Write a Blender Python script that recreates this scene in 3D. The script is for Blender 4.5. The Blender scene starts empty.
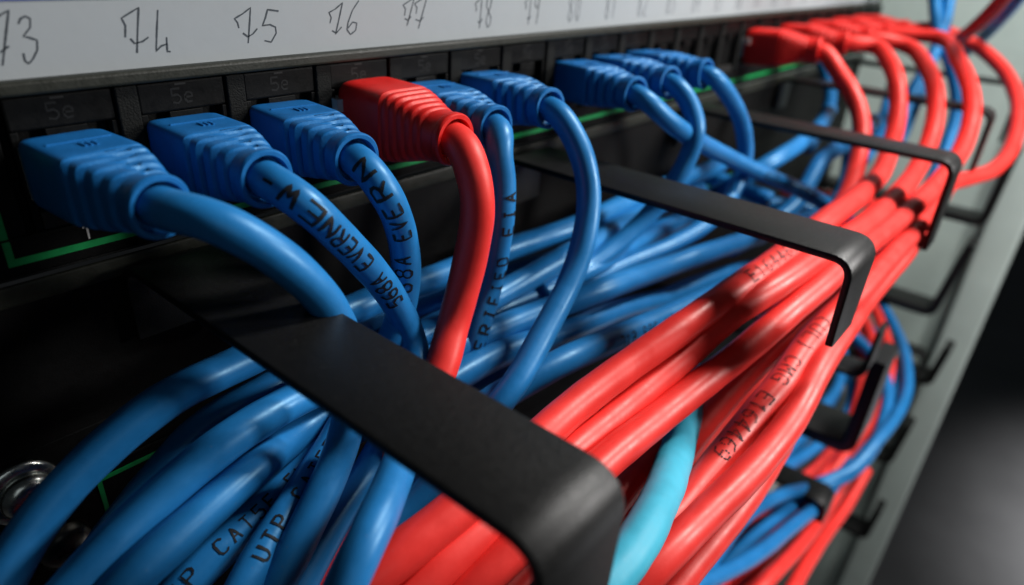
import bpy, bmesh, math, random
from mathutils import Vector, Matrix
random.seed(7)
S = 0.01                      # one millimetre of the real thing = 0.01 units
col = bpy.context.scene.collection

# ------------------------------------------------------------------ camera
F = 677.95                    # focal length in pixels at 1024 wide
R = [[0.641672628675852, -0.7648063224602349, 0.05768471836694217],
     [-0.3224290114367804, -0.33722944104836117, -0.8844861992558791],
     [0.6959136226516354, 0.548951357785971, -0.46298664839584325]]
RX, RY, RZ = (Vector(r) for r in R)          # image right, image down, view axis in world axes
CAM = Vector((-29.0658756, -112.87649965, 28.85386332))
def ray(px, py): return RX*((px-512)/F) + RY*((py-292.5)/F) + RZ
def at_depth(px, py, d): return CAM + ray(px, py)*d
def at(px, py, ax, v):
    r = ray(px, py); return CAM + r*((v-CAM[ax])/r[ax])

cd = bpy.data.cameras.new('camera'); cam = bpy.data.objects.new('camera', cd); col.objects.link(cam)
cam.matrix_world = Matrix(((RX.x, -RY.x, -RZ.x, CAM.x*S), (RX.y, -RY.y, -RZ.y, CAM.y*S),
                           (RX.z, -RY.z, -RZ.z, CAM.z*S), (0, 0, 0, 1)))
cd.sensor_width = 36; cd.lens = F/1024*36
cd.clip_start = 0.01; cd.clip_end = 200
cd.dof.use_dof = True; cd.dof.focus_distance = 1.16; cd.dof.aperture_fstop = 1.2
sc = bpy.context.scene; sc.camera = cam
sc.view_settings.view_transform = 'Standard'; sc.view_settings.look = 'None'; sc.view_settings.exposure = 0

# ------------------------------------------------------------------ materials
def mat(name, base, rough=0.45, spec=0.5, metal=0.0, bump=0.0, bscale=300, var=0.0, vscale=60, coat=0, sss=0, trans=0, dust=0):
    m = bpy.data.materials.new(name); m.use_nodes = True
    nt = m.node_tree; N = nt.nodes; L = nt.links
    b = N['Principled BSDF']
    b.inputs['Base Color'].default_value = (*base, 1)
    b.inputs['Roughness'].default_value = rough
    b.inputs['Specular IOR Level'].default_value = spec
    b.inputs['Metallic'].default_value = metal
    b.inputs['Coat Weight'].default_value = coat
    b.inputs['Transmission Weight'].default_value = trans
    if sss:
        b.inputs['Subsurface Weight'].default_value = sss
        b.inputs['Subsurface Radius'].default_value = (1, .4, .3)
        b.inputs['Subsurface Scale'].default_value = 0.01
    tc = N.new('ShaderNodeTexCoord')
    if var:
        n = N.new('ShaderNodeTexNoise'); n.inputs['Scale'].default_value = vscale; n.inputs['Detail'].default_value = 5
        n.inputs['Roughness'].default_value = .65
        L.new(tc.outputs['Object'], n.inputs['Vector'])
        mr = N.new('ShaderNodeMapRange'); mr.inputs['From Min'].default_value = .25; mr.inputs['From Max'].default_value = .75
        mr.inputs['To Min'].default_value = 1-var; mr.inputs['To Max'].default_value = 1+var
        L.new(n.outputs['Fac'], mr.inputs['Value'])
        mx = N.new('ShaderNodeVectorMath'); mx.operation = 'SCALE'
        mx.inputs[0].default_value = base; L.new(mr.outputs['Result'], mx.inputs['Scale'])
        L.new(mx.outputs['Vector'], b.inputs['Base Color'])
        m2 = N.new('ShaderNodeMapRange'); m2.inputs['From Min'].default_value = .3; m2.inputs['From Max'].default_value = .7
        m2.inputs['To Min'].default_value = max(0, rough-.07); m2.inputs['To Max'].default_value = rough+.1
        L.new(n.outputs['Fac'], m2.inputs['Value']); L.new(m2.outputs['Result'], b.inputs['Roughness'])
    if dust:                       # fine dust specks and faint scuffs
        n3 = N.new('ShaderNodeTexNoise'); n3.inputs['Scale'].default_value = 55; n3.inputs['Detail'].default_value = 8; n3.inputs['Roughness'].default_value = .8
        n4 = N.new('ShaderNodeTexVoronoi'); n4.inputs['Scale'].default_value = 42
        L.new(tc.outputs['Object'], n3.inputs['Vector']); L.new(tc.outputs['Object'], n4.inputs['Vector'])
        r3 = N.new('ShaderNodeMapRange'); r3.inputs['From Min'].default_value = .60; r3.inputs['From Max'].default_value = .78
        r3.inputs['To Max'].default_value = dust*.5; L.new(n3.outputs['Fac'], r3.inputs['Value'])
        r4 = N.new('ShaderNodeMapRange'); r4.inputs['From Min'].default_value = .10; r4.inputs['From Max'].default_value = .05
        r4.inputs['To Max'].default_value = dust; L.new(n4.outputs['Distance'], r4.inputs['Value'])
        ad = N.new('ShaderNodeMath'); ad.operation = 'ADD'; ad.use_clamp = True
        L.new(r3.outputs['Result'], ad.inputs[0]); L.new(r4.outputs['Result'], ad.inputs[1])
        mm = N.new('ShaderNodeMixRGB'); mm.inputs['Color2'].default_value = (.25, .25, .24, 1)
        src = b.inputs['Base Color'].links
        if src: L.new(src[0].from_socket, mm.inputs['Color1'])
        else: mm.inputs['Color1'].default_value = (*base, 1)
        L.new(ad.outputs[0], mm.inputs['Fac']); L.new(mm.outputs['Color'], b.inputs['Base Color'])
    if bump:
        n2 = N.new('ShaderNodeTexNoise'); n2.inputs['Scale'].default_value = bscale; n2.inputs['Detail'].default_value = 3
        L.new(tc.outputs['Object'], n2.inputs['Vector'])
        bp = N.new('ShaderNodeBump'); bp.inputs['Strength'].default_value = bump; bp.inputs['Distance'].default_value = .002
        L.new(n2.outputs['Fac'], bp.inputs['Height']); L.new(bp.outputs['Normal'], b.inputs['Normal'])
    return m
M = dict(
    blue=mat('blue_pvc', (.014, .160, .42), .36, .5, bump=.16, bscale=45, var=.14, vscale=16, dust=.10),
    bboot=mat('blue_moulded_rubber', (.009, .122, .36), .40, .42, bump=.18, bscale=160, var=.12, vscale=30),
    red=mat('red_pvc', (.78, .034, .028), .42, .45, bump=.16, bscale=45, var=.09, vscale=16, dust=.06),
    rboot=mat('red_moulded_rubber', (.62, .014, .012), .42, .45, bump=.2, bscale=140, var=.10, vscale=30),
    cyan=mat('cyan_pvc', (.045, .40, .56), .5, .35, bump=.3, bscale=28, var=.10, vscale=18),
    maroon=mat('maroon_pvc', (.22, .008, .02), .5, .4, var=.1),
    black=mat('black_powder_coat', (.006, .006, .006), .41, .34, bump=.30, bscale=420, var=.10, vscale=200, dust=.045),
    panel=mat('black_panel_plastic', (.003, .0032, .0032), .5, .09, bump=.3, bscale=260, var=.3, vscale=40),
    emboss=mat('embossed_plastic', (.0065, .007, .007), .5, .2),
    plate=mat('matt_black_plate', (.0022, .0022, .0022), .6, .12, bump=.2, bscale=300, var=.2, vscale=50),
    strip=mat('dark_grey_textured_plastic', (.007, .0075, .0072), .6, .09, bump=.8, bscale=320, var=.35, vscale=90),
    jack=mat('jack_plastic', (.0035, .0037, .0037), .45, .09, bump=.12, bscale=200, var=.25, vscale=50),
    jacklip=mat('jack_lip_plastic', (.012, .012, .0115), .5, .25, var=.3),
    holder=mat('olive_black_metal', (.016, .0175, .013), .45, .25, bump=.25, bscale=250, var=.2, vscale=50),
    paper=mat('label_paper', (.29, .315, .33), .7, .25, bump=.15, bscale=40, var=.04, vscale=8),
    bline=mat('blue_edge_line', (.02, .04, .25), .5),
    green=mat('green_print', (.0, .25, .06), .5, .4, var=.2, vscale=80),
    white=mat('white_print', (.5, .5, .48), .6),
    ink=mat('black_ink', (.010, .012, .016), .6, .2),
    pencil=mat('grey_pen', (.045, .055, .065), .6, .2, var=.4, vscale=70),
    side=mat('grey_paint', (.54, .65, .60), .5, .4, bump=.15, bscale=120, var=.08, vscale=4),
    post=mat('pale_grey_paint', (.58, .68, .64), .42, .45, bump=.15, bscale=120, var=.06, vscale=5),
    steel=mat('zinc_steel', (.55, .57, .54), .22, .5, metal=1, bump=.15, bscale=80, var=.15, vscale=30),
    dsteel=mat('dark_steel', (.12, .115, .10), .3, .5, metal=1, bump=.2, bscale=80, var=.3, vscale=40),
    clear=mat('clear_plastic', (.75, .78, .76), .15, .5, trans=.6),
    device=mat('dark_grey_device', (.03, .031, .033), .45, .4, var=.2),
    edge=mat('pale_device_edge', (.42, .43, .42), .4, .5, var=.1),
    floor=mat('grey_floor', (.30, .30, .31), .6, .3, var=.15, vscale=.6),
)

for k_, c_ in (('blue', (.45, .8, 1)), ('bboot', (.35, .75, 1)), ('red', (1, .75, .7)), ('rboot', (1, .6, .55))):
    M[k_].node_tree.nodes['Principled BSDF'].inputs['Specular Tint'].default_value = (*c_, 1)
# ------------------------------------------------------------------ helpers
def link(name, bm, m, parent=None, smooth=True):
    me = bpy.data.meshes.new(name); bm.to_mesh(me); bm.free()
    me.materials.append(m)
    if smooth:
        for p in me.polygons: p.use_smooth = True
    o = bpy.data.objects.new(name, me); col.objects.link(o)
    if parent is not None:
        o.parent = parent
        q = parent
        off = Vector((0, 0, 0))
        while q is not None: off += q.location; q = q.parent
        o.location = -off           # meshes are modelled in place; keep them there under their thing
    return o
def thing(name, loc, label, cat, group=None):
    o = bpy.data.objects.new(name, None); col.objects.link(o); o.location = Vector(loc)*S
    o.empty_display_size = .05
    o['label'] = label; o['category'] = cat
    if group: o['group'] = group
    return o
def tag(o, label, cat, group=None):
    o['label'] = label; o['category'] = cat
    if group: o['group'] = group
    return o
def box(bm, x0, x1, y0, y1, z0, z1, bev=0.0, seg=2):
    vs = [bm.verts.new(Vector((x, y, z))*S) for x in (x0, x1) for y in (y0, y1) for z in (z0, z1)]
    q = [(0, 1, 3, 2), (4, 6, 7, 5), (0, 4, 5, 1), (2, 3, 7, 6), (0, 2, 6, 4), (1, 5, 7, 3)]
    fs = [bm.faces.new([vs[i] for i in f]) for f in q]
    if bev:
        es = list({e for f in fs for e in f.edges})
        bmesh.ops.bevel(bm, geom=es, offset=bev*S, segments=seg, profile=.5, affect='EDGES')
def BM(): return bmesh.new()
def sharp(o, ang=35):
    me = o.data
    bm = bmesh.new(); bm.from_mesh(me)
    for e in bm.edges:
        if len(e.link_faces) == 2 and e.calc_face_angle(0) > math.radians(ang): e.smooth = False
    bm.to_mesh(me); bm.free(); return o

def spline(pts, step=1.2):
    """centripetal Catmull-Rom through pts, resampled evenly"""
    P = [pts[0]*2-pts[1]] + pts + [pts[-1]*2-pts[-2]]
    out = []
    for i in range(1, len(P)-2):
        p0, p1, p2, p3 = P[i-1:i+3]
        t0 = 0; t1 = t0+max((p1-p0).length, 1e-4)**.5; t2 = t1+max((p2-p1).length, 1e-4)**.5; t3 = t2+max((p3-p2).length, 1e-4)**.5
        n = 24
        for k in range(n):
            t = t1+(t2-t1)*k/n
            a1 = p0*((t1-t)/(t1-t0))+p1*((t-t0)/(t1-t0)); a2 = p1*((t2-t)/(t2-t1))+p2*((t-t1)/(t2-t1)); a3 = p2*((t3-t)/(t3-t2))+p3*((t-t2)/(t3-t2))
            b1 = a1*((t2-t)/(t2-t0))+a2*((t-t0)/(t2-t0)); b2 = a2*((t3-t)/(t3-t1))+a3*((t-t1)/(t3-t1))
            out.append(b1*((t2-t)/(t2-t1))+b2*((t-t1)/(t2-t1)))
    out.append(pts[-1].copy())
    res = [out[0]]; acc = 0
    for a, b in zip(out, out[1:]):
        L = (b-a).length
        while acc+L >= step:
            a = a+(b-a)*((step-acc)/L); L = (b-a).length; acc = 0; res.append(a.copy())
        acc += L
    res.append(out[-1])
    for _ in range(6):                       # relax the sheath: no kinks
        res = [res[0]]+[(res[i-1]+res[i]*2+res[i+1])/4 for i in range(1, len(res)-1)]+[res[-1]]
    return res
def frames(path):
    T = [(path[min(i+1, len(path)-1)]-path[max(i-1, 0)]).normalized() for i in range(len(path))]
    a = T[0].orthogonal().normalized(); A = [a]
    for i in range(1, len(path)):
        q = T[i-1].rotation_difference(T[i]); a = q @ a; a = (a-T[i]*a.dot(T[i])).normalized(); A.append(a)
    return T, A, [t.cross(a) for t, a in zip(T, A)]
def tube(path, r, n=22, rough=None, cap=True):
    T, A, B = frames(path); bm = BM(); rings = []
    ph = random.uniform(0, 9)
    for i, p in enumerate(path):
        rr = r*(1+.012*math.sin(i*.31+ph)+.008*math.sin(i*.83+ph*2))
        if rough: rr *= 1+rough*(math.sin(i*.55+ph)*.6+math.sin(i*1.3+ph)*.4)
        ring = []
        for k in range(n):
            th = 2*math.pi*k/n
            q = rr
            if rough: q *= 1+rough*1.5*math.sin(2*th+i*.16+ph)+rough*.5*math.sin(3*th-i*.4)
            ring.append(bm.verts.new((p+A[i]*(q*math.cos(th))+B[i]*(q*math.sin(th)))*S))
        rings.append(ring)
    for a, b in zip(rings, rings[1:]):
        for k in range(n): bm.faces.new((a[k], a[(k+1) % n], b[(k+1) % n], b[k]))
    if cap: bm.faces.new(rings[0][::-1]); bm.faces.new(rings[-1])
    return bm

# stroke lettering -------------------------------------------------------
G = {
 'A': [[(0,0),(.3,1),(.6,0)],[(.12,.38),(.48,.38)]], 'C': [[(.6,.85),(.45,1),(.15,1),(0,.8),(0,.2),(.15,0),(.45,0),(.6,.15)]],
 'D': [[(0,0),(0,1),(.35,1),(.6,.75),(.6,.25),(.35,0),(0,0)]], 'E': [[(.6,1),(0,1),(0,0),(.6,0)],[(0,.52),(.48,.52)]],
 'F': [[(.6,1),(0,1),(0,0)],[(0,.52),(.48,.52)]], 'G': [[(.6,.85),(.45,1),(.15,1),(0,.8),(0,.2),(.15,0),(.6,0),(.6,.45),(.35,.45)]],
 'I': [[(.3,0),(.3,1)],[(.12,0),(.48,0)],[(.12,1),(.48,1)]], 'L': [[(0,1),(0,0),(.6,0)]], 'M': [[(0,0),(0,1),(.3,.5),(.6,1),(.6,0)]],
 'N': [[(0,0),(0,1),(.6,0),(.6,1)]], 'P': [[(0,0),(0,1),(.45,1),(.6,.85),(.6,.65),(.45,.5),(0,.5)]],
 'R': [[(0,0),(0,1),(.45,1),(.6,.85),(.6,.65),(.45,.5),(0,.5)],[(.3,.5),(.6,0)]], 'T': [[(0,1),(.6,1)],[(.3,1),(.3,0)]],
 'U': [[(0,1),(0,.2),(.15,0),(.45,0),(.6,.2),(.6,1)]], 'V': [[(0,1),(.3,0),(.6,1)]], 'W': [[(0,1),(.15,0),(.3,.6),(.45,0),(.6,1)]],
 '1': [[(.1,.8),(.3,1),(.3,0)]], '4': [[(.45,0),(.45,1),(0,.32),(.6,.32)]], '5': [[(.6,1),(0,1),(0,.55),(.4,.6),(.6,.4),(.6,.2),(.4,0),(0,.08)]],
 '6': [[(.55,1),(.15,.85),(0,.5),(0,.2),(.15,0),(.45,0),(.6,.18),(.6,.35),(.45,.52),(.1,.5)]],
 '8': [[(.15,.53),(.03,.7),(.03,.85),(.2,1),(.4,1),(.57,.85),(.57,.7),(.45,.53),(.15,.53),(0,.35),(0,.15),(.15,0),(.45,0),(.6,.15),(.6,.35),(.45,.53)]],
 '9': [[(.05,0),(.45,.15),(.6,.5),(.6,.8),(.45,1),(.15,1),(0,.82),(0,.65),(.15,.48),(.5,.5)]],
 '(': [[(.45,1.08),(.2,.75),(.2,.25),(.45,-.08)]], ')': [[(.15,1.08),(.4,.75),(.4,.25),(.15,-.08)]],
 '/': [[(0,0),(.6,1)]], '-': [[(.08,.5),(.52,.5)]], ' ': [],
 'e': [[(0,.36),(.52,.36),(.5,.56),(.36,.68),(.15,.68),(0,.5),(0,.18),(.15,0),(.5,.04)]],
}
def strokes(text, h, adv, wfac=1.0):
    out = []; x = 0
    for ch in text:
        for st in G[ch]: out.append([(x+px*h*wfac, py*h) for px, py in st])
        x += adv
    return out, x
def ribbon_mesh(strk, w, mapf, seg=.35, dots=0.0):
    """flat ribbons along 2-D strokes, carried by mapf(x, y) -> 3-D"""
    bm = BM()
    for st in strk:
        pts = []
        for (a, b) in zip(st, st[1:]):
            L = math.hypot(b[0]-a[0], b[1]-a[1]); n = max(1, int(L/seg))
            pts += [(a[0]+(b[0]-a[0])*k/n, a[1]+(b[1]-a[1])*k/n) for k in range(n)]
        pts.append(st[-1])
        if dots:
            for (x, y) in pts:
                d = dots*(.5+random.uniform(-.08, .08)); vs = [bm.verts.new(mapf(x+d*math.cos(a*math.pi/3), y+d*math.sin(a*math.pi/3))) for a in range(6)]
                bm.faces.new(vs)
            continue
        prev = None
        for i, (x, y) in enumerate(pts):
            a = pts[max(i-1, 0)]; b = pts[min(i+1, len(pts)-1)]
            dx, dy = b[0]-a[0], b[1]-a[1]; l = math.hypot(dx, dy) or 1
            ww = w*random.uniform(.85, 1.15)*(.85+.3*math.sin(i*.23+x)**2)
            nx, ny = -dy/l*ww/2, dx/l*ww/2
            cur = (bm.verts.new(mapf(x+nx, y+ny)), bm.verts.new(mapf(x-nx, y-ny)))
            if prev: bm.faces.new((prev[0], prev[1], cur[1], cur[0]))
            prev = cur
    return bm
def cable_text(path, r, text, s0, *a):
    """each word of the printing is a piece of its own"""
    face, h, adv, rev, parent, dots, w, wfac = a
    if not isinstance(s0, (int, float)):           # nearest place on the sheath as seen in the photograph
        best = 1e9; acc = 0; pos = 0
        for i, p in enumerate(path):
            if i: acc += (p-path[i-1]).length
            d = (p-CAM).dot(RZ); q = (512+F*(p-CAM).dot(RX)/d-s0[0])**2+(292.5+F*(p-CAM).dot(RY)/d-s0[1])**2
            if q < best: best = q; pos = acc
        s0 = pos
    n = len(text); i = 0
    for word in text.split(' '):
        if word:
            off = (n-i-len(word))*adv if rev else i*adv
            word_text(path, r, word, s0+off, face, h, adv, rev, parent, dots, w, 'printed_text', wfac)
        i += len(word)+1
def word_text(path, r, text, s0, face, h, adv, rev, parent, dots=0.0, w=.3, name='printed_text', wfac=1.0):
    """printing wrapped on the sheath: starts s0 mm along it, turned 'face' degrees from the side seen by the viewer"""
    T, A, B = frames(path); cum = [0]
    for a, b in zip(path, path[1:]): cum.append(cum[-1]+(b-a).length)
    st, L = strokes(text, h, adv, wfac)
    def idx(s):
        s = max(0, min(cum[-1]-1e-4, s)); lo, hi = 0, len(cum)-1
        while hi-lo > 1:
            m = (lo+hi)//2
            if cum[m] <= s: lo = m
            else: hi = m
        return lo, (s-cum[lo])/max(1e-6, cum[hi]-cum[lo])
    i, _ = idx(s0+L/2)
    v = CAM-path[i]; th0 = math.atan2(v.dot(B[i]), v.dot(A[i]))+math.radians(face)
    def mapf(x, y):
        s = s0+(L-x if rev else x); i, t = idx(s)
        th = th0+((y-h/2)/r if rev else -(y-h/2)/r)
        p = path[i].lerp(path[i+1], t); a = A[i].lerp(A[i+1], t); b = B[i].lerp(B[i+1], t)
        return (p+(a*math.cos(th)+b*math.sin(th))*(r*1.02+.05))*S
    return link(name, ribbon_mesh(st, w, mapf, dots=dots, seg=.42 if dots else .35), M['ink'], parent, False)

# ------------------------------------------------------------------ boots
def sup(a, b, n, th):
    c, s = math.cos(th), math.sin(th)
    return (a*math.copysign(abs(c)**(2/n), c), b*math.copysign(abs(s)**(2/n), s))
def smooth01(x): x = max(0, min(1, x)); return x*x*(3-2*x)
def boot_mesh(base, end, kind):
    L = end-base; ln = L.length; D = L.normalized()
    W = D.cross(Vector((0, 0, 1))).normalized()*-1   # towards +X for a plug that points to -Y
    if W.x < 0: W = -W
    U = W.cross(D).normalized()
    if U.z < 0: U = -U
    bm = BM(); ns = 150; n = 72; rings = []
    for i in range(ns+1):
        t = i/ns; s = t*ln
        if kind == 'blue':
            k = smooth01((t-.40)/.55)
            a = 6.0*(1-k)+4.15*k; b = 5.0*(1-k)+4.15*k; e = 9*(1-k)+2.0*k+.2
            if t < .05: a *= .965+.035*t/.05; b *= .965+.035*t/.05
        else:
            k = smooth01((t-.42)/.5)
            a = 6.7*(1-k)+4.7*k; b = 6.9*(1-k)+4.7*k; e = 5.5*(1-k)+2.0*k+.1
            if t < .10: f = math.sqrt(max(0, 1-((.10-t)/.10)**2)); a *= .90+.10*f; b *= .86+.14*f
        ring = []
        for j in range(n):
            th = 2*math.pi*j/n
            x, y = sup(a, b, e, th)
            g = 0
            if kind == 'blue' and .47 < t < .93:
                u = (t-.47)/.46*4.2; m = int(u); ph = u-m            # five fins
                deg = (math.degrees(th)+360) % 360                   # 0 = +X side, 90 = top
                # grooves are cut alternately from the two sides and meet over the top
                half = abs(ph-.5)/.5
                xn = x/a
                left = 1-smooth01((xn-.18)/.14) if y > 0 else 1-smooth01((xn+.25)/.1)
                right = smooth01((xn+.05)/.14) if y > 0 else smooth01((xn-.25)/.1)
                cut = 1-smooth01((half-.26)/.26)
                ph2 = (u+.5) % 1; cut2 = 1-smooth01((abs(ph2-.5)/.5-.26)/.26)
                g = max(cut*left, cut2*right)
                g *= smooth01((t-.47)/.03)*(1-smooth01((t-.90)/.03))
                d = .23
            elif kind == 'red' and .46 < t < .86:
                u = (t-.46)/.40*6.0; ph = u % 1
                g = 1-smooth01((abs(ph-.5)/.5-.25)/.4); d = .085
                deg = (math.degrees(th)+360) % 360
                g *= 1-.85*math.exp(-((deg-270)/30)**2)
            else: d = 0
            q = 1-d*g
            if t > .945: q *= 1.05 if kind == 'blue' else 1.04
            if t > .985: q *= 1-(t-.985)/.015*.06
            ring.append(bm.verts.new((base+D*s+W*(x*q)+U*(y*q))*S))
        rings.append(ring)
    # recessed mouth where the sheath enters
    for rr, back in ((3.6 if kind == 'blue' else 3.95, 0), (3.3 if kind == 'blue' else 3.7, 1.6), (2.0, 1.8)):
        rings.append([bm.verts.new((end-D*back+W*(rr*math.cos(2*math.pi*j/n))+U*(rr*math.sin(2*math.pi*j/n)))*S) for j in range(n)])
    for a, b in zip(rings, rings[1:]):
        for j in range(n): bm.faces.new((a[j], a[(j+1) % n], b[(j+1) % n], b[j]))
    bm.faces.new(rings[0][::-1])
    bmesh.ops.recalc_face_normals(bm, faces=bm.faces)
    return bm, D, W, U
def make_boot(parent, base, end, kind):
    bm, D, W, U = boot_mesh(base, end, kind)
    o = sharp(link('boot', bm, M['bboot' if kind == 'blue' else 'rboot'], parent), 50)
    ln = (end-base).length
    def place(l, x, z): return (base+D*l+W*x+U*z)*S
    if kind == 'blue':
        b = BM()                                   # moulded panel and little mark on the top face
        zt = 5.02
        def slab(l0, l1, x0, x1, h):
            vs = [b.verts.new(place(l, x, z)) for l in (l0, l1) for x in (x0, x1) for z in (zt-.3, zt+h)]
            for f in [(0, 1, 3, 2), (4, 6, 7, 5), (0, 4, 5, 1), (2, 3, 7, 6), (0, 2, 6, 4), (1, 5, 7, 3)]: b.faces.new([vs[i] for i in f])
        slab(ln*.22, ln*.235, -4.4, 4.4, .16)
        for k in range(3): slab(ln*.30, ln*.37, -.9+k*.8, -.55+k*.8, .2)
        slab(ln*.29, ln*.305, -1.0, 1.4, .22)
        bmesh.ops.recalc_face_normals(b, faces=b.faces)
        link('embossed_mark', b, M['bboot'], o, False)
    p = BM()                                       # the clear plug that goes into the jack
    vs = [p.verts.new(place(l, x, z)) for l in (-9, .4) for x in (-5.7, 5.7) for z in (-4.0, 3.6)]
    for f in [(0, 1, 3, 2), (4, 6, 7, 5), (0, 4, 5, 1), (2, 3, 7, 6), (0, 2, 6, 4), (1, 5, 7, 3)]: p.faces.new([vs[i] for i in f])
    if kind == 'red':
        vs = [p.verts.new(place(l, x, z)) for l in (-1.0, 2.2) for x in (-8.0, -6.3) for z in (1.2, 3.6)]
        for f in [(0, 1, 3, 2), (4, 6, 7, 5), (0, 4, 5, 1), (2, 3, 7, 6), (0, 2, 6, 4), (1, 5, 7, 3)]: p.faces.new([vs[i] for i in f])
        vs = [p.verts.new(place(l, x, z)) for l in (-1.2, -.6) for x in (-8.0, 0) for z in (1.3, 3.5)]
        for f in [(0, 1, 3, 2), (4, 6, 7, 5), (0, 4, 5, 1), (2, 3, 7, 6), (0, 2, 6, 4), (1, 5, 7, 3)]: p.faces.new([vs[i] for i in f])
    bmesh.ops.recalc_face_normals(p, faces=p.faces)
    link('plug', p, M['clear'], parent, False)
    return D

# ------------------------------------------------------------------ the patch panel
pp_ = thing('patch_bay', (216, 0, 0), 'black patch panel with handwritten white label strip above its row of jacks', 'patch panel')
PITCH = 18.0; NP = 24
bm = BM()
box(bm, -24, 458, 1.5, 3, -20.2, 24, .2)                       # sheet
box(bm, -24, -2.6, -.6, 1.5, -14, 5.6, .3); box(bm, 430, 458, -.6, 1.5, -14, 5.6, .3)
box(bm, -24, 458, -.8, 1.5, -20.2, -14.02, .4)                 # rim under the jacks
o = link('face_plate', bm, M['panel'], pp_, False)
for i in range(NP-1):
    bm = BM(); box(bm, 13.3+PITCH*i, 16.6+PITCH*i, -.9, 1.48, -13.9, 5.5, .25)
    link('jack_divider', bm, M['strip'], pp_, False)
bm = BM(); box(bm, -24, 440, -2.6, 1.48, 5.9, 7.9, .5, 3)
link('label_holder', bm, M['holder'], pp_, False)
bm = BM(); box(bm, -24, 440, -1.0, 1.48, 18.2, 24, .4); link('top_rail', bm, M['panel'], pp_, False)
bm = BM(); box(bm, -24, 440, -.75, -.05, 7.9, 18.2, 0); paper = link('label_strip', bm, M['paper'], pp_, False)
bm = BM(); box(bm, -24, 440, -.90, -.76, 17.75, 18.05); link('printed_line', bm, M['bline'], paper, False)
bm = BM()                                                       # green printed outline
box(bm, -6.1, 436, -.92, -.80, -18.2, -17.1); box(bm, -6.1, -5.1, -.92, -.80, -17.09, -14.3)
box(bm, -6.1, -5.1, -.74, -.60, -14.0, 5.4)
link('green_outline', bm, M['green'], pp_, False)
bm = BM(); box(bm, -24, 436, -1.25, -.80, -20.1, -19.7); link('bottom_edge', bm, M['strip'], pp_, False)
# little printed port figure
st = [[(0, .7), (.6, 1.3), (.6, -1.2)]]
bm = ribbon_mesh(st, .28, lambda x, y: Vector((4.6+x, -.85, -15.6+y))*S); link('printed_number', bm, M['white'], pp_, False)
for i in range(NP):
    x = PITCH*i; bm = BM()
    box(bm, x-1.3, x+13.2, -.3, 1.48, .7, 5.4, .35)
    box(bm, x-1.3, x-.25, -.3, 1.48, -13.9, .68, .15); box(bm, x+12.25, x+13.2, -.3, 1.48, -13.9, .68, .15)
    box(bm, x-.2, x+12.2, 10, 11, -12, .68)                      # back of the socket
    box(bm, x-.25, x, 1.5, 10, -12, .68); box(bm, x+12, x+12.25, 1.5, 10, -12, .68)
    box(bm, x+3.2, x+8.8, -.25, 1.48, -1.2, .66, .1)
    j = link('jack', bm, M['jack'], pp_, False)
    bm = BM(); box(bm, x-.2, x+12.2, -.5, 1.48, -13.9, -11.2, .25); link('jack_lip', bm, M['jacklip'], j, False)
    if i < 10:
        st, L = strokes('5e', 2.3, 2.1)
        link('embossed_mark', ribbon_mesh(st, .34, lambda u, v: Vector((x+4.0+u, -.34, 1.9+v))*S), M['emboss'], j, False)
    bm = BM(); box(bm, x+4.7, x+6.5, -.36, -.28, 4.75, 5.05); link('jack_latch', bm, M['jacklip'], j, False)

# handwriting on the strip
def hw_px(list_px, sx, ox, oy):
    return [[(lambda p: (p.x, p.z))(at(ox+x/sx, oy+y/sx, 1, -.75)) for x, y in s] for s in list_px]
H = []
H += [hw_px([[(-35,100),(-5,80),(45,52),(30,180),(14,335)],[(2,268),(25,250),(46,236)],], 5.12, 0, 0),
      hw_px([[(95,122),(105,95),(130,82),(155,95),(155,140),(120,185),(150,192),(190,205),(192,255),(170,300),(148,326),(128,310),(120,272)]], 5.12, 0, 0)]
H += [hw_px([[(642,190),(642,130),(622,92),(665,65),(710,38),(705,150),(702,270)],[(667,197),(690,222),(730,212),(760,190)],[(808,50),(803,160),(800,262),(825,235),(855,225)],[(853,190),(857,262),(874,264)]], 5.12, 0, 0)]
H += [hw_px([[(76,112),(70,90),(58,74),(90,55),(122,30),(118,100),(113,172)],[(92,132),(112,147),(132,135),(149,114)],[(234,44),(190,38),(182,70),(170,102),(200,98),(222,108),(225,132),(205,168),(178,162)]], 4, 220, 0)]
H += [hw_px([[(440,92),(445,70),(436,50),(462,35),(490,10),(475,80),(462,137)],[(448,122),(465,132),(486,108)],[(555,2),(530,40),(512,90),(508,118),(522,138),(543,120),(547,92),(530,88),(512,112)]], 4, 220, 0)]
H += [hw_px([[(738,62),(742,35),(732,20),(755,5),(778,-12),(762,50),(748,102)],[(738,74),(752,80),(764,66)],[(784,55),(788,30),(778,15),(800,0),(828,-12),(808,60),(793,114)],[(782,78),(800,84),(814,68)]], 4, 220, 0)]
SEV = [[(0,3.6),(.1,4.6),(-.5,5.2),(.8,5.8),(2.0,6.6),(1.7,3.2),(1.4,0)],[(.7,1.5),(1.5,1.2),(2.4,2.0)]]
EI = [[(0,6.6),(1.8,6.6)],[(0.9,6.6)]]
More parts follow.
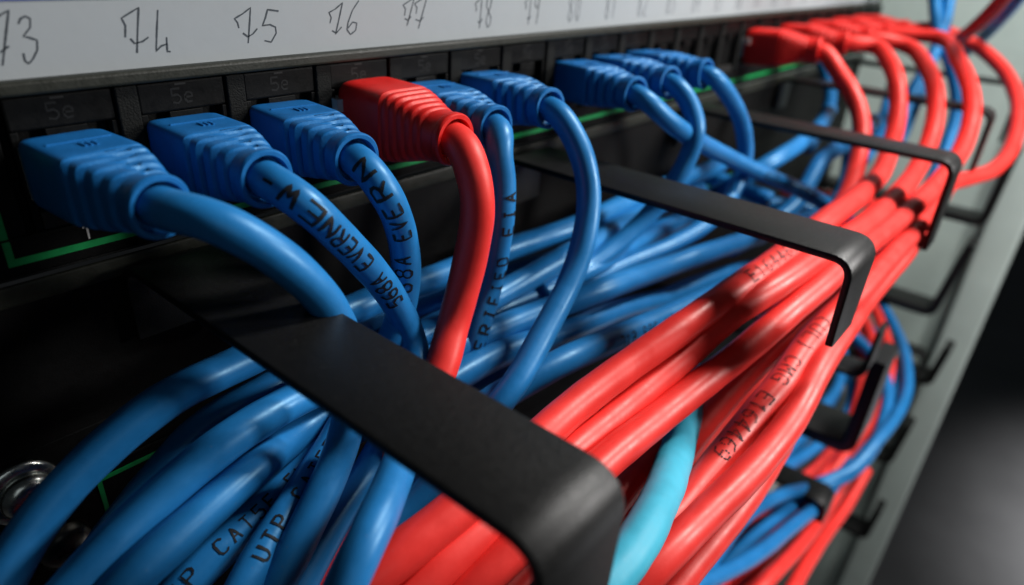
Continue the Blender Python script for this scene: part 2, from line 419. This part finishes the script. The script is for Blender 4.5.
DIG = {'7': SEV,
 '8': [[(1.1,3.4),(.3,4.6),(.5,6),(1.3,6.5),(2,5.8),(1.7,4.4),(.6,2.8),(.2,1.3),(.9,0),(1.8,.7),(1.9,2.1),(1.1,3.4)]],
 '9': [[(2,5.8),(1.1,6.5),(.3,5.6),(.4,4.2),(1.3,3.6),(2,4.8),(2,5.8),(1.8,2.4),(1.3,0)]],
 '0': [[(1,6.5),(.3,5),(.2,2),(1,0),(1.9,1.6),(2,4.6),(1,6.5)]],
 '1': [[(.2,5),(1.2,6.5),(1,0)]], '2': [[(.2,5.2),(.8,6.4),(1.8,6),(1.8,4.4),(.2,.1),(2.1,.2)]],
 '3': [[(.2,6),(1.2,6.5),(1.9,5.4),(.9,3.6),(2,2.6),(1.6,.6),(.2,.2)]], '4': [[(.6,6.5),(.3,2.4),(2,2.8)],[(1.7,4.2),(1.6,0)]],
 '5': [[(2,6.5),(.5,6.4),(.3,3.8),(1.7,3.6),(1.9,1.4),(.2,0)]], '6': [[(1.7,6.5),(.5,3.6),(.3,1),(1.1,0),(1.9,1.2),(1.5,2.7),(.5,2)]]}
for n in range(78, 97):
    x0 = 3.2+PITCH*(n-73)
    sk = []
    for k, ch in enumerate(str(n)):
        for s_ in DIG[ch]: sk.append([(x0+k*3.3+px*.95+random.uniform(-.08, .08), 9.9+py*1.02+random.uniform(-.08, .08)) for px, py in s_])
    H.append(sk)
for k, sk in enumerate(H):
    link('handwritten_number', ribbon_mesh(sk, .24, lambda x, y: Vector((x, -.80, y))*S, seg=.3), M['pencil'], paper, False)

# ------------------------------------------------------------------ cable managers (D-rings)
def strap(bm, xc, w, pts, th=1.5, fillet=4.5):
    """flat steel strap of width w following a bent (y, z) line with rounded bends"""
    P = [Vector(p) for p in pts]; line = [P[0]]
    for i in range(1, len(P)-1):
        a = (P[i-1]-P[i]).normalized(); b = (P[i+1]-P[i]).normalized()
        s0 = P[i]+a*fillet; s1 = P[i]+b*fillet
        for k in range(9):
            t = k/8; line.append(s0*(1-t)**2+P[i]*2*t*(1-t)+s1*t*t)
    line.append(P[-1])
    rows = []
    for i, p in enumerate(line):
        d = (line[min(i+1, len(line)-1)]-line[max(i-1, 0)]).normalized(); n = Vector((-d.y, d.x))
        row = []
        c = .45
        ww = w/2
        if i == len(line)-1: ww -= 1.6
        for (x, q) in ((-ww, -th/2+c), (-ww+c*.3, -th/2+c*.3), (-ww+c, -th/2), (ww-c, -th/2), (ww-c*.3, -th/2+c*.3), (ww, -th/2+c),
                       (ww, th/2-c), (ww-c*.3, th/2-c*.3), (ww-c, th/2), (-ww+c, th/2), (-ww+c*.3, th/2-c*.3), (-ww, th/2-c)):
            v = p+n*q; row.append(bm.verts.new(Vector((xc+x, v.x, v.y))*S))
        rows.append(row)
        if i == len(line)-2 and (line[-1]-line[-2]).length > 4:      # rounded tip
            pass
    for a, b in zip(rows, rows[1:]):
        for k in range(12): bm.faces.new((a[k], a[(k+1) % 12], b[(k+1) % 12], b[k]))
    bm.faces.new(rows[0][::-1]); bm.faces.new(rows[-1])
    bmesh.ops.recalc_face_normals(bm, faces=bm.faces)
def manager(z0, label, uppers, lowers, z1, plate=True, x0=-26, x1=446, slots=True):
    t = thing('cable_manager', (216, 1, (z0+z1)/2), label, 'cable manager')
    if plate:
        bm = BM()
        box(bm, x0, x1, -.2, 1.2, z1, z0-1.2, .5, 3)
        link('back_plate', bm, M['plate'], t, False)
        bm = BM(); box(bm, x0, x1, -1.1, -.22, z0-2.9, z0+.5, .4, 4)
        link('top_lip', bm, M['holder'], t)
    for (x, zz, tip, yy, w) in uppers:
        bm = BM(); strap(bm, x, w, [(-2.0, zz-14), (-2.0, zz), (yy, zz), (yy, tip)], 1.6, 5.0 if x < 60 else 4.2)
        sharp(link('bracket', bm, M['black'], t), 40)
    for (x, zz, tip, yy, w, th, lean) in lowers:
        bm = BM(); strap(bm, x, w, [(-.3, zz), (yy, zz), (yy-lean, tip)], th, 5)
        sharp(link('lower_hook', bm, M['black'], t), 40)
    return t
manager(-21.5, 'black cable manager under the panel whose wide straps hold the red and blue bundle',
        [(15.8, -22, -52, -88.8, 15), (111.6, -22, -41, -90, 17), (210.5, -22.3, -50, -90.5, 15), (309, -22, -50, -87, 14), (407, -22, -50, -87, 14)],
        [(215, -103, -84, -86, 13, 1.6, 0), (420, -156, -110, -86, 20, 5, 6), (440, -102, -58, -92, 18, 4.5, 2)], -118)
manager(-152, 'black cable manager with an upturned hook before the thin red and blue cables',
        [], [(243, -149, -107, -87, 23, 5.5, 0), (456, -220, -192, -97, 19, 5, 3), (456, -291, -258, -93, 19, 5, 3), (456, -364, -336, -97, 19, 5, 2)], -170, plate=False)
manager(-180, 'lowest black cable manager, its strap crossing the thin cables beside the grey post',
        [(238, -180, -214, -87, 14), (440, -196, -214, -90, 13)], [], -262, plate=False)
bm = BM(); box(bm, -30, 446, 1.4, 2.6, -300, -118, 0)  # plate added behind the cables so that no light leaks through
tag(link('light_stop_plate', bm, M['panel'], None, False), 'added dark plate behind the lower cables, there to stop light leaking through', 'plate')

# ------------------------------------------------------------------ lower left: ear of the next unit with its screw and nut
u = thing('rack_screw', (-14, -2, -58), 'shiny round-headed silver screw at the lower left, topmost of the pair', 'screw')
def disc(bm, c, r, y0, y1, dome=0, n=32):
    rows = []
    for (rr, yy) in ((r, y0), (r, y0-(y0-y1)*.45), (r*.93, y1+(.0)), (r*.6, y1-dome*.7), (r*.25, y1-dome)):
        rows.append([bm.verts.new(Vector((c[0]+rr*math.cos(2*math.pi*k/n), yy, c[1]+rr*math.sin(2*math.pi*k/n)))*S) for k in range(n)])
    for a, b in zip(rows, rows[1:]):
        for k in range(n): bm.faces.new((a[k], a[(k+1) % n], b[(k+1) % n], b[k]))
    bm.faces.new(rows[0]); bm.faces.new(rows[-1][::-1]); bmesh.ops.recalc_face_normals(bm, faces=bm.faces)
bm = BM(); disc(bm, (-13.5, -57), 5.9, -.5, -1.4); link('washer', bm, M['steel'], u)
bm = BM(); disc(bm, (-13.2, -57.2), 4.2, -1.5, -3.2, 1.0); hd = link('screw_head', bm, M['steel'], u)
bm = BM(); box(bm, -15.2, -11.2, -4.35, -3.8, -57.5, -56.9); box(bm, -13.5, -12.9, -4.3, -3.85, -59.2, -55.2); link('cross_slot', bm, M['ink'], hd, False)
u = thing('rack_screw', (-9, -2, -73), 'dark domed screw at the lower left, half hidden below the shiny one', 'screw')
bm = BM(); disc(bm, (-10.6, -71), 4.6, -.5, -2.6, 1.4); hd = link('screw_head', bm, M['dsteel'], u)
bm = BM(); box(bm, -12.6, -8.6, -4.15, -3.6, -71.3, -70.7); link('cross_slot', bm, M['ink'], hd, False)
lp = thing('lower_panel', (200, 2, -75), 'black lower panel with a green printed corner, behind the left blue cables', 'panel')
bm = BM(); box(bm, -30, 440, -.4, 1.2, -116, -50, .3); link('face_plate', bm, M['panel'], lp, False)
bm = BM(); box(bm, -3.2, 300, -.62, -.45, -62.2, -61.4); box(bm, -3.2, -2.4, -.62, -.45, -70, -62.25); link('green_outline', bm, M['green'], lp, False)
bm = BM(); box(bm, -5, 60, -.75, -.42, -59.5, -59.2); link('bottom_edge', bm, M['strip'], lp, False)

# ------------------------------------------------------------------ right side of the rack
rs = thing('equipment_rack', (484, 0, -100), 'grey painted steel side of the rack with its rounded front post', 'rack')
bm = BM(); box(bm, 484, 487, -91, 160, -900, 260, .5); link('side_sheet', bm, M['side'], rs, False)
bm = BM(); box(bm, 476, 488, -112, -91.2, -900, 260, 3.0, 4); sharp(link('front_post', bm, M['post'], rs), 60)
# equipment low on the right
eq = thing('network_device', (400, -40, -262), 'dark rack device with a pale front edge at the lower right', 'device')
bm = BM(); box(bm, 150, 446, -50, 120, -300, -240, 1); link('chassis', bm, M['device'], eq, False)
bm = BM(); box(bm, 150, 446, -52.5, -50.1, -242.5, -239, .5); link('front_edge', bm, M['edge'], eq, False)

# ------------------------------------------------------------------ cables
DB, DR = 5.7, 6.5
def cpath(pts, dia, Fk=F):
    return spline([at_depth(x, y, Fk*dia/w) for x, y, w in pts])
REP = []
def cable(name, pts, kind, label, group, dia=None, port=None, rough=None, texts=(), rs=None):
    dia = dia or (DR if kind in ('red',) else DB)
    P = [at_depth(x, y, F*dia/w) for x, y, w in pts]
    bkind = None
    if port is not None:
        base, end, bkind = port
        D = (end-base).normalized()
        # leave the boot along its axis, then ease into the measured run
        tip = end+D*1.3; d0 = (tip-CAM).dot(RZ)
        tp = Vector((512+F*(tip-CAM).dot(RX)/d0, 292.5+F*(tip-CAM).dot(RY)/d0))
        while (Vector(pts[0][:2])-tp).length < .75*pts[0][2]: pts = pts[1:]
        q = []; w0 = F*dia/pts[0][2]
        for x, y, w_ in pts:
            k = math.exp(-((Vector((x, y))-tp).length/pts[0][2]/4.6)**2)
            q.append(at_depth(x, y, F*dia/w_*(1+(d0*.985/w0-1)*k)))
        P = [end-D*1.6, tip] + q
        t = thing('patch_cable', base, label, 'network cable', group)
    else:
        t = None
    # runs that leave the picture carry on instead of stopping at its edge
    x, y, _ = pts[-1]
    if (y > 580 or x < 5) and len(P) > 2:
        d = (P[-1]-P[-2]).normalized(); e = P[-1]
        P += [e+d*25+Vector((0, 0, -3)), e+d*60+Vector((-5, 12, -22)), e+d*85+Vector((-15, 22, -70))]
    if pts[0][1] < 0 and port is None:
        d = (P[0]-P[1]).normalized(); P = [P[0]+d*70+Vector((0, 0, 30)), P[0]+d*30] + P
    path = spline(P)
    r = dia/2*(rs or (1.09 if kind == 'blue' else 1.0))
    if t is None and texts:
        t = thing(name, P[0], label, 'network cable', group)
    o = link('jacket' if t else name, tube(path, r, rough=rough), M[kind], t)
    if not t: tag(o, label, 'network cable', group)
    if bkind: make_boot(t, base, end, bkind)
    for tx in texts:
        cable_text(path, r, tx['t'], tx['s'], tx.get('f', 0), tx.get('h', 2.9), tx.get('a', 2.7), tx.get('rev', False), t, tx.get('dots', 0), tx.get('w', .32), tx.get('wf', 1.0))
    return path
def port(i, dx, dz, kind='blue', bx=-1.1, bz=-5.0, L=26):
    b = Vector((6+PITCH*i+bx, -.6, bz)); e = Vector((6+PITCH*i+dx, -L, dz)); return (b, e, kind)
gB = 'blue patch cables plugged into the panel'; gR = 'red patch cables plugged into the panel'
gb = 'blue cables in the bundle behind the straps'; gl = 'thin cables in the lower bundle'

cable('', [(200,216,38.5),(245,236,38.5),(290,266,38),(322,297,37),(340,328,36),(351,365,35),(350,412,34),(339,455,34),(317,505,35.5),(290,560,37),(262,620,38)], 'blue',
      'blue patch cable in the first jack, below the handwritten 73', gB, port=port(0, .6, -4.9), rs=1.0)
cable('', [(290,191,33.5),(311,209,33),(338,235,32),(368,266,31),(394,300,29.5),(412,338,28.5),(419,375,29.5),(414,420,33),(398,468,38),(380,512,42),(356,562,45),(332,615,46)], 'blue',
      'blue patch cable printed EVERNEW, plugged in under the handwritten 74', gB, port=port(1, -1.9, -4.4), rs=.97,
      texts=[dict(t='568A EVERNEW-', s=1.9, f=4, h=3.0, a=2.75, rev=True, w=.42)])
cable('', [(372,172,28),(386,194,27.5),(398,220,27.3),(405,252,27.5),(406,284,28),(398,322,28.5),(378,365,29),(350,410,30),(328,450,32),(296,500,34.5),(262,552,37),(235,605,39),(215,645,40)], 'blue',
      'blue patch cable left of the red plug, under the handwritten 75', gB, port=port(2, -3.6, -4.6), rs=.96,
      texts=[dict(t='568A EVERN', s=2.0, f=10, h=3.0, a=3.2, rev=True, w=.42), dict(t='UTP CAT5E', s=(330,440), f=0, h=2.4, a=2.7, rev=True, w=.4)])
cable('', [(470,163,30),(476,185,30.3),(478,210,30.6),(474,240,31),(466,277,31.5),(453,325,32.5),(440,372,34),(415,420,35),(385,470,35),(350,525,36),(318,590,38),(300,640,38)], 'red',
      'bright red patch cable with the lone red plug among the blue ones, under 76', gR, port=port(3, -.2, -4.6, 'red', .4, -4.4, 27.5))
cable('', [(498,150,25),(502,175,25),(502,205,25.5),(498,243,26),(489,288,26),(475,335,26.5),(458,380,26.5),(430,430,26.5),(390,480,27.5),(345,545,28.5),(315,605,29.5)], 'blue',
      'blue patch cable directly behind the red plug, printed VERIFIED', gB, port=port(4, -5.2, -4.6, 'blue', -1.2), rs=.98,
      texts=[dict(t='ETL VERIFIED EIA', s=(503,180), f=-42, h=2.7, a=3.3, rev=True, w=.4)])
cable('', [(560,114,22.3),(573,135,22.8),(584,162,23.6),(589,195,24.5),(586,230,25.5),(572,277,26.5),(545,330,28),(516,382,29.5),(497,407,30),(458,452,29.5),(420,497,30),(368,547,31),(315,605,32)], 'blue',
      'blue patch cable arching alone down the middle, beside the empty jack', gB, port=port(5, -5.6, -3.2, 'blue', -1.2, -4.6), rs=.94)
cable('', [(670,122,18.5),(705,145,18.2),(730,158,17.8),(765,175,17.3),(798,189,16.8),(830,207,16.3),(862,232,15.6),(890,262,15)], 'blue',
      'blue patch cable running straight to the right behind two blue arches', gB, port=port(7, -5.6, -4.4, 'blue', .6), rs=.9,
      texts=[dict(t='CAT 5E UTP', s=(758,171), f=-15, h=2.8, a=2.6, rev=True, w=.34)])
cable('', [(678,87,17.5),(690,105,18),(696,130,18.8),(689,155,19.3),(677,178,19.8),(655,208,20),(620,242,20.5),(585,268,21.2),(540,292,22.5)], 'blue',
      'blue patch cable making the left one of the two short arches over the middle strap', gB, port=port(8, -5.6, -3.4, 'blue', .5), rs=.92)
cable('', [(736,108,15.6),(744,133,16.2),(745,160,16.7),(735,188,17.2),(715,217,18),(675,243,19),(625,264,20),(585,282,21),(540,302,22)], 'blue',
      'blue patch cable making the right one of the two short arches over the middle strap', gB, port=port(9, -2.0, -3.2, 'blue', .5), rs=.9)
# blue bundle
B_ = [
 ([(720,165,15),(635,199,18),(570,229,20.5),(505,250,22),(430,280,25),(385,296,27),(310,328,30),(240,363,33),(170,397,36),(97,455,38),(34,526,40),(-10,605,42),(-30,660,43)], 'top blue cable of the bundle, sweeping down to the lower left corner', ()),
 ([(700,190,15.5),(640,214,18),(605,235,20),(560,260,22),(497,296,24),(440,325,26),(390,352,28),(320,388,31),(285,405,33),(222,445,36),(145,512,39),(82,578,42),(35,635,44)], 'second blue cable of the bundle, below the topmost one at the left', ()),
 ([(730,205,15.5),(670,225,17),(632,246,19),(592,267,21),(545,290,22),(492,312,23.5),(430,345,26),(350,400,29),(300,432,31),(250,472,35),(180,535,39),(120,590,42),(80,640,43)], 'blue cable third from the left at the bottom edge', ()),
 ([(640,250,18),(590,285,20),(530,300,21),(450,325,23),(380,345,25),(300,372,29),(255,396,31),(200,430,32),(155,480,33),(112,535,34),(75,592,35)], 'shaded blue cable tucked between the two leftmost bright ones', ()),
 ([(760,236,16),(700,255,19),(664,268,20),(598,291,23),(540,313,24),(485,335,26),(420,368,28),(370,415,30),(320,455,31),(258,515,34),(192,577,37),(150,630,38)], 'shaded blue cable with dark printing at the bottom left', (dict(t='UTP CAT5E ELTIA', s=(340,447), f=5, h=2.3, a=2.5, rev=True, w=.32),)),
 ([(800,258,15),(745,270,16.5),(705,282,17.8),(665,298,19),(615,312,21.5),(560,335,24),(505,352,26),(455,378,28),(400,420,30),(370,470,31),(330,525,34),(290,600,37)], 'blue cable whose end dives under the red bundle', ()),
 ([(790,262,17),(740,283,19),(690,306,21),(640,328,23),(600,345,25),(560,363,27),(515,388,28),(480,410,29),(440,455,29),(408,492,29),(355,545,30),(305,605,31)], 'lowest blue cable of the middle bundle, printed along its upper side', (dict(t='TIA/EIA-568 ETL', s=(690,306), f=-25, h=2.3, a=2.6, rev=False, w=.32),)),
 ([(680,300,18),(620,330,20),(560,352,22),(500,372,25),(450,392,26),(405,440,28),(360,520,31),(320,600,33)], 'blue cable deep in the bundle behind the lowest printed one', ()),
 ([(640,232,16.5),(580,252,19),(500,276,21),(430,300,23),(380,322,24),(330,345,27),(280,385,29),(230,430,31)], 'blue cable half hidden under the top of the bundle', ()),
 ([(690,208,14),(722,190,15),(757,170,15.5),(792,149,15),(815,132,13.5),(830,110,12)], 'short visible length of blue cable rising to the right beyond the arches', ()),
 ([(875,120,12.5),(846,143,14),(822,160,14.6),(809,182,15),(795,205,15.5),(765,228,16)], 'blue cable bending down beside the red bundle, seen beyond the arches', ()),
 ([(850,150,12.5),(846,180,13),(830,207,14),(803,220,14.5),(770,230,15.5),(730,248,17)], 'blue cable curling along the upper edge of the red bundle', ()),
 ([(700,215,14),(740,206,14),(780,205,14),(815,212,14),(850,222,14)], 'blue cable lying almost level under the printed blue one', ()),
 ([(640,180,13),(668,176,13.5),(700,175,14),(730,184,14.5),(770,200,15)], 'blue cable crossing behind the two short arches', ()),
 ([(905,225,15),(880,250,17),(850,275,18),(815,300,20),(780,335,21),(740,380,22.5),(700,425,24),(650,480,26)], 'blue cable showing between the red cables near the middle strap', ()),
 ([(905,190,14),(890,212,15),(872,232,16),(850,250,17),(820,270,18)], 'blue cable showing between two red cables above the middle strap', ()),
 ([(905,255,15),(880,270,16),(860,282,16),(838,300,17),(800,340,19)], 'blue cable under the red bundle at the right tip of the middle strap', ()),
]
for pts, lab, tx in B_: cable('network_cable', pts, 'blue', lab, gb, texts=tx)
# red bundle
cable('', [(838,72,15.8),(848,86,16),(858,107,16.5),(862,130,17),(858,158,17.5),(843,203,19),(800,250,21),(770,310,23),(755,370,25),(720,415,25.5),(690,450,26.5),(655,500,28),(600,580,31)], 'red',
      'red patch cable with the leftmost of the distant red plugs', gR, port=port(14, 4.0, -3.2, 'red', 0, -4.6, 28),
      texts=[dict(t='CMG E164469', s=(745,380), f=0, h=2.8, a=2.9, dots=.42)])
cable('', [(876,46,14.4),(888,60,15),(897,83,15.8),(898,110,16.3),(893,138,17),(882,170,18.5),(863,192,21),(823,223,24.5),(775,262,27.5),(735,290,29.5),(675,333,32),(625,368,33.5),(570,410,36),(520,455,40),(450,515,44),(380,570,47),(330,610,48)], 'red',
      'upper red cable of the bundle, lying next to the blue ones', gR, port=port(16, 3.6, -2.6, 'red', 0, -4.6, 28),
      texts=[dict(t='E164469 PVC', s=(812,234), f=8, h=2.9, a=3.3, rev=True, dots=.42)])
cable('', [(908,46,14.2),(925,64,15),(935,90,16),(935,118,16.6),(927,148,17.2),(915,172,18),(897,195,20),(868,222,22.5),(830,248,25.5),(780,283,28.5),(730,315,30),(680,359,31.3),(622,409,33.6),(570,452,36.5),(515,503,40.5),(445,560,44.5),(405,600,46)], 'red',
      'second red cable of the bundle, with dark print ticks along it', gR, port=port(18, 3.0, -2.4, 'red', 0, -4.6, 28),
      texts=[dict(t='ETL CAT5E VERI', s=(660,376), f=72, h=2.6, a=3.1, rev=True, w=.4)])
cable('', [(940,38,14),(958,60,15),(970,88,16),(972,113,16.5),(965,142,17),(950,168,17.8),(925,196,19.5),(890,226,22),(850,258,25),(820,286,27),(790,311,28.5),(745,350,30),(700,385,31.5),(650,425,34),(605,462,37),(550,515,41),(480,580,44),(440,620,45)], 'red',
      'third red cable of the bundle, lying on top where it enters the front strap', gR, port=port(20, 2.6, -2.4, 'red', 0, -4.6, 28))
cable('', [(930,28,12),(970,42,12.5),(1000,66,13),(1015,92,13.5),(1018,118,14),(1010,150,14.5),(993,170,15),(970,178,15.5),(950,184,16.5),(938,200,18),(918,225,20),(888,258,22.5),(855,295,25),(827,322,26.5),(803,350,27.5),(780,385,29),(757,412,30),(716,465,32.5),(670,522,36),(620,578,39),(590,620,40)], 'red',
      'outermost red patch cable looping wide at the upper right', gR, port=port(22, 2.6, -2.4, 'red', 0, -4.6, 28),
      texts=[dict(t='(UL) CMG E164469', s=(823,327), f=10, h=3.4, a=3.4, dots=.43)])
gr = 'loose red cables along the front of the bundle'
cable('network_cable', [(950,178,17),(930,215,18.5),(902,255,21),(868,295,23),(843,330,26),(820,365,28),(794,415,30),(756,465,33),(704,517,36),(655,565,39),(620,600,40)], 'red', 'thick red cable along the right front edge of the bundle', gr)
cable('network_cable', [(818,350,23),(800,395,25),(782,437,27),(758,478,29),(728,520,31),(685,572,33.5),(660,605,35)], 'red', 'red cable at the lower right edge, under the thickest one', gr)
cable('network_cable', [(835,320,20),(800,345,22),(760,372,24),(725,392,26),(690,415,28),(640,470,31),(590,530,34)], 'red', 'shaded red cable between the top red ones and the printed one', gr)
cable('network_cable', [(862,280,21),(812,318,23.5),(772,350,25.5),(737,384,27),(702,425,28.3),(668,472,29.5),(620,540,31)], 'red', 'red cable filling the gap between the top red ones and the dotted one', gr)
cable('network_cable', [(720,400,23),(670,440,26),(620,480,29),(560,530,33),(490,600,37)], 'red', 'dark red cable deep behind the black front bracket corner', gr)
cable('network_cable', [(785,189,13),(810,194,13.5),(840,199,13.5),(870,203,13)], 'red', 'short stretch of red cable beyond the printed blue one', gr)
cable('network_cable', [(750,208,13),(785,216,14),(820,226,14.5),(850,236,15)], 'red', 'dark red cable glimpsed above the middle strap', gr)
cable('network_cable', [(702,376,22.5),(685,424,25.5),(675,458,29),(659,502,34),(634,548,38),(600,590,41),(565,640,43)], 'cyan', 'light cyan cable with a slightly crinkled sheath beside the front bracket', None, rough=.016, rs=1.2)
# far background, upper right
far = [([(950,-12,11),(944,25,11),(930,62,11),(912,92,11),(900,125,11),(885,165,11)], 'blue', 'far blue cable dropping behind the red arches, towards the left'),
       ([(934,-12,11),(938,30,11),(952,70,11),(957,105,11),(948,140,11),(930,185,11)], 'blue', 'far blue cable dropping behind the red arches, towards the right'),
       ([(822,62,12),(829,82,12),(830,100,12),(823,122,12),(808,148,12.5)], 'blue', 'blue cable hanging under the leftmost distant red plug'),
       ([(893,82,10),(886,110,10.5),(878,135,11),(864,160,11.5)], 'blue', 'blue cable seen between the first two red arches'),
       ([(925,75,10),(917,100,10),(905,130,10),(890,160,10.5)], 'blue', 'blue cable seen between the middle red arches'),
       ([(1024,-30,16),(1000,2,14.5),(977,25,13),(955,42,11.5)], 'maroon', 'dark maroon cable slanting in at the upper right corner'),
       ([(1036,-24,13),(1012,6,12),(988,32,11),(962,55,10)], 'blue', 'dark blue cable beside the maroon one at the upper right corner')]
for pts, k, lab in far: cable('network_cable', pts, k, lab, 'distant cables at the upper right', dia=5.7)
# thin cables, lower right
low = [([(822,285,9),(835,312,9.5),(853,335,10),(878,362,10.5),(888,392,11),(884,420,11.5),(872,450,12),(848,475,12.3),(810,492,12.5)], 'blue', 'thin blue cable winding down behind the upturned hook'),
       ([(880,300,9),(896,330,9.5),(906,360,10.5),(907,390,11),(895,418,11.6),(876,442,12),(850,470,12.3),(815,485,12.5),(782,495,13.5),(752,511,14.5),(730,533,16),(700,577,17.5)], 'blue', 'thin blue cable of the wide loop next to the grey post'),
       ([(850,462,12),(822,500,12.6),(788,530,14.2),(761,552,15.6),(733,569,16.8),(702,583,18),(670,597,19)], 'blue', 'thin blue cable crossing over the thin red ones at the bottom'),
       ([(855,285,9),(872,305,9.5),(884,332,10),(890,362,10.5),(882,400,11),(866,430,11.5),(840,462,12),(812,500,12.5),(775,545,13.8),(740,590,15)], 'red', 'thin red cable arching left of the blue loop, outer one'),
       ([(848,292,9),(862,315,9.5),(872,340,10),(878,368,10.5),(868,410,11),(850,445,11.6),(822,478,12.2),(790,512,12.8),(755,545,13.8),(715,590,15)], 'red', 'thin red cable arching left of the blue loop, middle one'),
       ([(838,300,9),(852,325,9.5),(861,350,10),(862,385,10.5),(850,425,11),(825,460,11.6),(790,490,12.2),(755,520,13),(720,555,14),(690,595,15)], 'red', 'thin red cable arching left of the blue loop, inner one'),
       ([(862,440,11.5),(843,482,12),(822,516,12.6),(797,549,14.2),(763,585,15.6),(745,605,16)], 'red', 'bright thin red cable at the bottom right, inner of two'),
       ([(866,470,11.5),(846,506,12),(826,534,12.6),(805,567,14),(785,602,15)], 'red', 'bright thin red cable at the bottom right, outer of two'),
       ([(825,320,9.5),(842,350,10),(838,385,10.5),(820,410,11),(795,440,11.6),(770,470,12.2),(740,500,13.2),(705,545,14.4),(680,590,15)], 'blue', 'thin blue cable deepest in the lower bundle'),
       ([(830,355,9.5),(848,375,10),(852,400,10.4),(835,430,11),(805,455,11.6),(778,472,12.2),(750,492,13.2),(720,530,14)], 'blue', 'short thin blue cable above the lowest strap'),
       ([(846,320,9),(858,345,9.5),(864,375,10),(858,410,10.6),(838,445,11.2),(812,480,12),(775,520,13),(735,565,14),(712,600,15)], 'red', 'thin red cable lying between the blue strands behind the hook'),
       ([(840,300,8.8),(866,325,9.4),(886,352,10),(897,382,10.6),(888,408,11),(865,440,11.5),(838,470,12),(800,500,12.6),(762,530,13.8),(722,570,15)], 'blue', 'thin blue cable inside the wide loop'),
       ([(835,470,11.8),(800,508,12.6),(768,545,13.4),(742,575,14.2),(725,600,15)], 'red', 'thin red cable under the crossing blue one at the bottom'),
       ([(828,340,9),(840,362,9.5),(836,392,10),(815,425,10.6),(785,462,11.4),(748,500,12.8),(725,545,13.6)], 'blue', 'thin blue cable in the shade next to the thick red edge')]
for pts, k, lab in low: cable('network_cable', pts, k, lab, gl, dia=5.7, rs=1.0)

# ------------------------------------------------------------------ floor beyond the rack
bm = BM()
vs = [bm.verts.new(Vector(p)*S) for p in ((-3000, -4000, -905), (6000, -4000, -905), (6000, 3000, -905), (-3000, 3000, -905))]
bm.faces.new(vs); fl = link('floor', bm, M['floor'], None, False); fl['kind'] = 'structure'

# ------------------------------------------------------------------ light
w = bpy.data.worlds.new('World'); sc.world = w; w.use_nodes = True
w.node_tree.nodes['Background'].inputs['Color'].default_value = (.75, .9, 1.0, 1)
w.node_tree.nodes['Background'].inputs['Strength'].default_value = .012
def area(name, loc, target, sx, sy, power, colr):
    l = bpy.data.lights.new(name, 'AREA'); l.shape = 'RECTANGLE'; l.size = sx*S; l.size_y = sy*S; l.energy = power; l.color = colr
    o = bpy.data.objects.new(name, l); col.objects.link(o); o.location = Vector(loc)*S
    o.rotation_euler = (Vector(target)-Vector(loc)).to_track_quat('-Z', 'Y').to_euler(); return o
area('room_light', (330, -180, 270), (100, -50, -40), 60, 110, 208, (1, .98, .95))
area('front_lamp', (320, -320, 95), (120, -50, -40), 50, 80, 130, (1, .97, .95))
area('added_soft_fill', (-150, -420, 160), (60, -40, -20), 240, 240, 9, (.85, .95, 1))  # weak fill added from the left front, not a known lamp of the room
sp = bpy.data.lights.new('added_floor_spot', 'SPOT'); sp.energy = 15000; sp.spot_size = math.radians(90); sp.spot_blend = 1; sp.shadow_soft_size = .5  # spot added to make the floor fall from grey to black; no known lamp
so = bpy.data.objects.new('added_floor_spot', sp); col.objects.link(so); so.location = Vector((1350, -1000, 0))*S
so.rotation_euler = (Vector((0, .02, -1))).to_track_quat('-Z', 'Y').to_euler()
